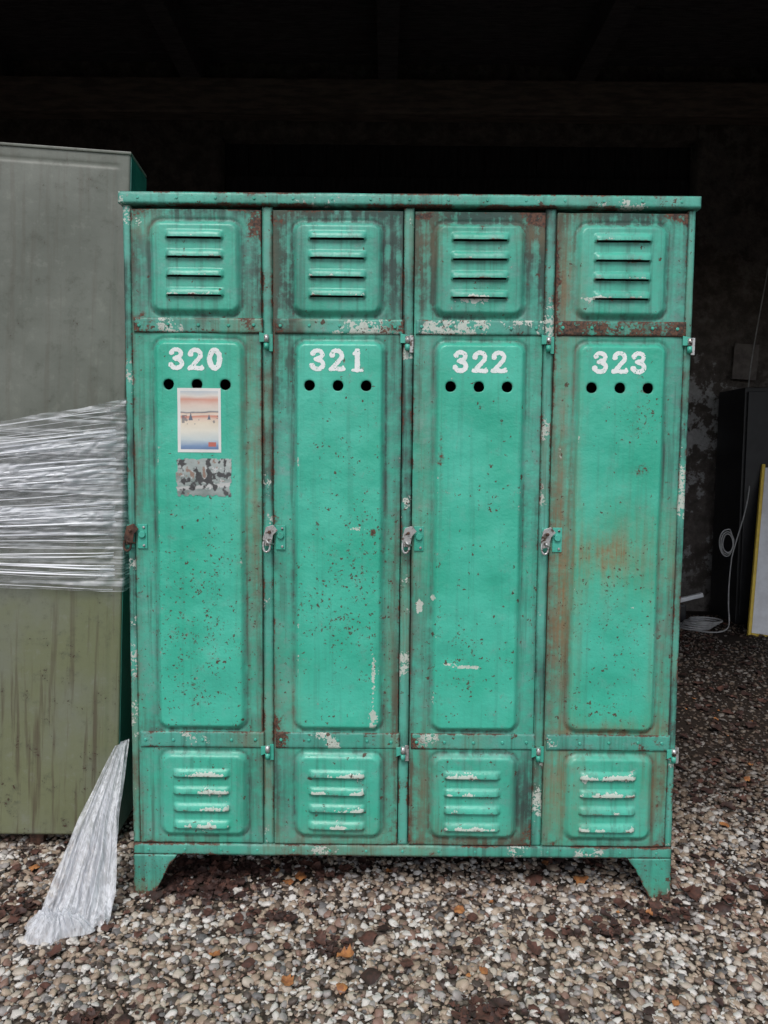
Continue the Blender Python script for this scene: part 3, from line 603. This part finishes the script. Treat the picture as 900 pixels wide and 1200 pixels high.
TAIL=empty('stretch_film_tail')
def tail(name,wk,seed,offx=0,offy=0,amp=.012):
    T,Sx=np.meshgrid(np.linspace(-1,1,150),np.linspace(0,1,110))
    cx=np.interp(Sx,[0,.5,1],[-.722,-.742,-.758])+offx
    cy=np.interp(Sx,[0,.4,.85,1],[1.985,1.86,1.765,1.735])+offy
    cz=np.interp(Sx,[0,.5,.92,1],[.37,.19,.030,.018])
    hw=(.010+.088*Sx**.9)*wk
    ph=vnoise(T*1.4+3,Sx*.35,3,seed,2)*10
    ple=np.sin(T*11+ph)*amp*(.25+.9*Sx)
    fine=(vnoise(T*12,Sx*.8,4,seed+1,2)-.5)*.010
    Xx=cx+T*hw+(vnoise(T*2,Sx*2,3,seed+2)-.5)*.02*Sx
    Yy=cy+ple+fine-.03*Sx*(1-T*T)+T*.012
    end=sstep(.80,1,Sx)
    Zz=cz+.02*Sx*(T*.6)+end*(vnoise(T*2.6,Sx*3,3,seed+4,3)-.5)*.055
    Yy=Yy-.05*end*vnoise(T*2,Sx*0,2,seed+5,2)
    Zz=np.maximum(Zz,.012)
    grid(name,Xx,Yy,Zz,M_film2,TAIL)
tail('film_drape_1',1.0,5); tail('film_drape_2',.85,25,.004,.028,.016)
U,V=np.meshgrid(np.linspace(0,2*math.pi,120),np.linspace(.02,1,40))
R_=V*(.080+.02*np.sin(3*U+1)); Xx=-.79+R_*np.cos(U)*1.0; Yy=1.705+R_*np.sin(U)*.5
Zz=.016+.05*(1-V**2)*(.3+vnoise(np.cos(U)*V+2,np.sin(U)*V+2,6,61,3))+.02*np.abs(np.sin(U*11+V*5))*V*(1-V)*3
grid('film_crumple',Xx,Yy,Zz,M_film2,TAIL)

# ---------------------------------------------------------------- BARN
B=empty('barn')
def wallseg(name,x0,x1,z0,z1,y,th=.3,plfun=None,mat=None,rough=.05):
    X,Z=np.meshgrid(np.linspace(x0,x1,max(4,int((x1-x0)/.05))),np.linspace(z0,z1,max(4,int((z1-z0)/.05))))
    h=(vnoise(X,Z,4,77,3)-.5)*rough
    pl=plfun(X,Z) if plfun else np.zeros_like(X)
    grid(name,np.pad(X,1,mode='edge'),y-np.pad(h,1,mode='constant',constant_values=-th),np.pad(Z,1,mode='edge'),mat or M_wall,B,attrs=dict(plaster=np.pad(pl,1,mode='edge')))
BY=5.62
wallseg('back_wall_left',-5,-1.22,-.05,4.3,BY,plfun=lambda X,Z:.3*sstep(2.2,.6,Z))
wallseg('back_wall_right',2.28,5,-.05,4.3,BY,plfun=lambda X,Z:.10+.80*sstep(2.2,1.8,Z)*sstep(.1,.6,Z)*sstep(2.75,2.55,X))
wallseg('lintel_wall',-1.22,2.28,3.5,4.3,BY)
for k in range(18):
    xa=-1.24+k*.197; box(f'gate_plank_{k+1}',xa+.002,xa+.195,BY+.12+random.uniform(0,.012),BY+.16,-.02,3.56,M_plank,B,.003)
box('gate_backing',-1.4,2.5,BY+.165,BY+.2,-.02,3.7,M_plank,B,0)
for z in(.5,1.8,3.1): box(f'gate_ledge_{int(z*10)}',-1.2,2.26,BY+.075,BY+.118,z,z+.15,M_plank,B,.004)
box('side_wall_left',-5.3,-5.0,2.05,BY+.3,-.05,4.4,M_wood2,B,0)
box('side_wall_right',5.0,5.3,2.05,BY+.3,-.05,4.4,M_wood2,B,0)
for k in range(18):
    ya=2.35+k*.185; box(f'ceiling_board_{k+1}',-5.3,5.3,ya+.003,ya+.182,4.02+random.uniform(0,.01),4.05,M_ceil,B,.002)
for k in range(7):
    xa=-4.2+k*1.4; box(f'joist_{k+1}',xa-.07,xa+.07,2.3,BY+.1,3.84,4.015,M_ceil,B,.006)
box('unseen_sky_blocker',-5.3,5.3,2.02,2.20,2.70,4.2,M_wood2,B,.01)  # added above the view to block high sky and dim the interior
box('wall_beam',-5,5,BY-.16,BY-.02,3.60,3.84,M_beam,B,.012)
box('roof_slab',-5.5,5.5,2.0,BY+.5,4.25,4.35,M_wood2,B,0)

# clutter at right
C=empty('dark_cupboard')
box('carcass',2.46,3.3,5.10,5.50,.03,1.66,M_black,C,.006); box('door_a',2.475,2.87,5.078,5.097,.08,1.63,M_black,C,.004); box('door_b',2.88,3.285,5.078,5.097,.08,1.63,M_black,C,.004)
box('plinth',2.48,3.28,5.13,5.5,0,.028,M_black,C,0); cyl('handle',(2.84,5.07,.9),.008,.12,'Z',M_steel,C)
Pn=empty('leaning_board'); Pn.location=(2.405,4.80,.012); Pn.rotation_euler=(math.radians(-14),math.radians(7.5),math.radians(-6))
box('white_face',.022,.75,0,.018,.022,1.15,M_white,Pn,.002)
box('yellow_edge',0,.0205,-.003,.022,0,1.172,M_yellow,Pn,.003); box('yellow_edge_bottom',.0215,.75,-.003,.022,0,.0205,M_yellow,Pn,.003)
box('pinned_paper',2.58,2.76,5.550,5.556,1.76,2.02,M_paper,None,.001,rot=(.05,'Y'))
K=empty('hanging_cable')
tube('cable_drop',[(2.80,5.45,3.5),(2.82,5.45,3.0),(2.72,5.45,2.3),(2.60,5.44,1.5),(2.52,5.0,.95),(2.40,5.0,.66),(2.37,5.0,.50)],.0045,M_cable,K)
for k in range(3):
    r=.055+.012*k; a0=random.uniform(0,6)
    tube(f'cable_coil_{k+1}',[(2.34+r*.65*math.cos(a0+t*.7),5.0+.01*k+.01*math.sin(t),.60+r*1.25*math.sin(a0+t*.7)) for t in range(9)],.0045,M_cable,K,True)
tube('cable_floor',[(2.37,5.0,.50),(2.32,4.95,.2),(2.36,4.9,.03),(2.2,4.8,.02),(2.05,4.9,.02),(2.0,5.1,.03)],.0045,M_cable,K)
for k in range(5):
    tube(f'cable_heap_{k+1}',[(2.12+.12*math.cos(t*.8+k)+.02*k,4.98+.10*math.sin(t*.8+k),.025+.012*k) for t in range(8)],.006,M_cable,K,True)
Rg=empty('plastic_scrap'); box('strip',2.04,2.28,5.2,5.23,.16,.19,M_white,Rg,.004,rot=(-.25,'Y')); box('block',2.04,2.14,5.15,5.3,.0,.14,M_black,Rg,.01)

# ---------------------------------------------------------------- CAMERA / LIGHT
cam=bpy.data.cameras.new('camera'); co_=bpy.data.objects.new('camera',cam); sc.collection.objects.link(co_); sc.camera=co_
cam.sensor_fit='VERTICAL'; cam.sensor_height=36; cam.lens=26; cam.clip_start=.05; cam.clip_end=500
co_.matrix_world=Matrix.Translation((0,0,1.168))@Matrix.Rotation(math.radians(90-4.3),4,'X')@Matrix.Rotation(math.radians(.5),4,'Z')

el=math.radians(54); az=math.radians(192)
w=bpy.data.worlds.new('World'); sc.world=w; w.use_nodes=True; nt=w.node_tree; bg=nt.nodes['Background']
sky=nt.nodes.new('ShaderNodeTexSky'); sky.sky_type='NISHITA'; sky.sun_disc=False; sky.sun_elevation=el; sky.sun_rotation=az; sky.dust_density=2
hs=nt.nodes.new('ShaderNodeHueSaturation'); hs.inputs['Saturation'].default_value=.5
nt.links.new(sky.outputs[0],hs.inputs['Color']); nt.links.new(hs.outputs[0],bg.inputs['Color']); bg.inputs['Strength'].default_value=.15
sd=bpy.data.lights.new('sun','SUN'); sd.energy=1.5; sd.angle=math.radians(20); sd.color=(1,.98,.95)
so=bpy.data.objects.new('sun',sd); sc.collection.objects.link(so)
d=Vector((math.sin(az)*math.cos(el),math.cos(az)*math.cos(el),math.sin(el)))
so.rotation_euler=d.to_track_quat('Z','Y').to_euler()
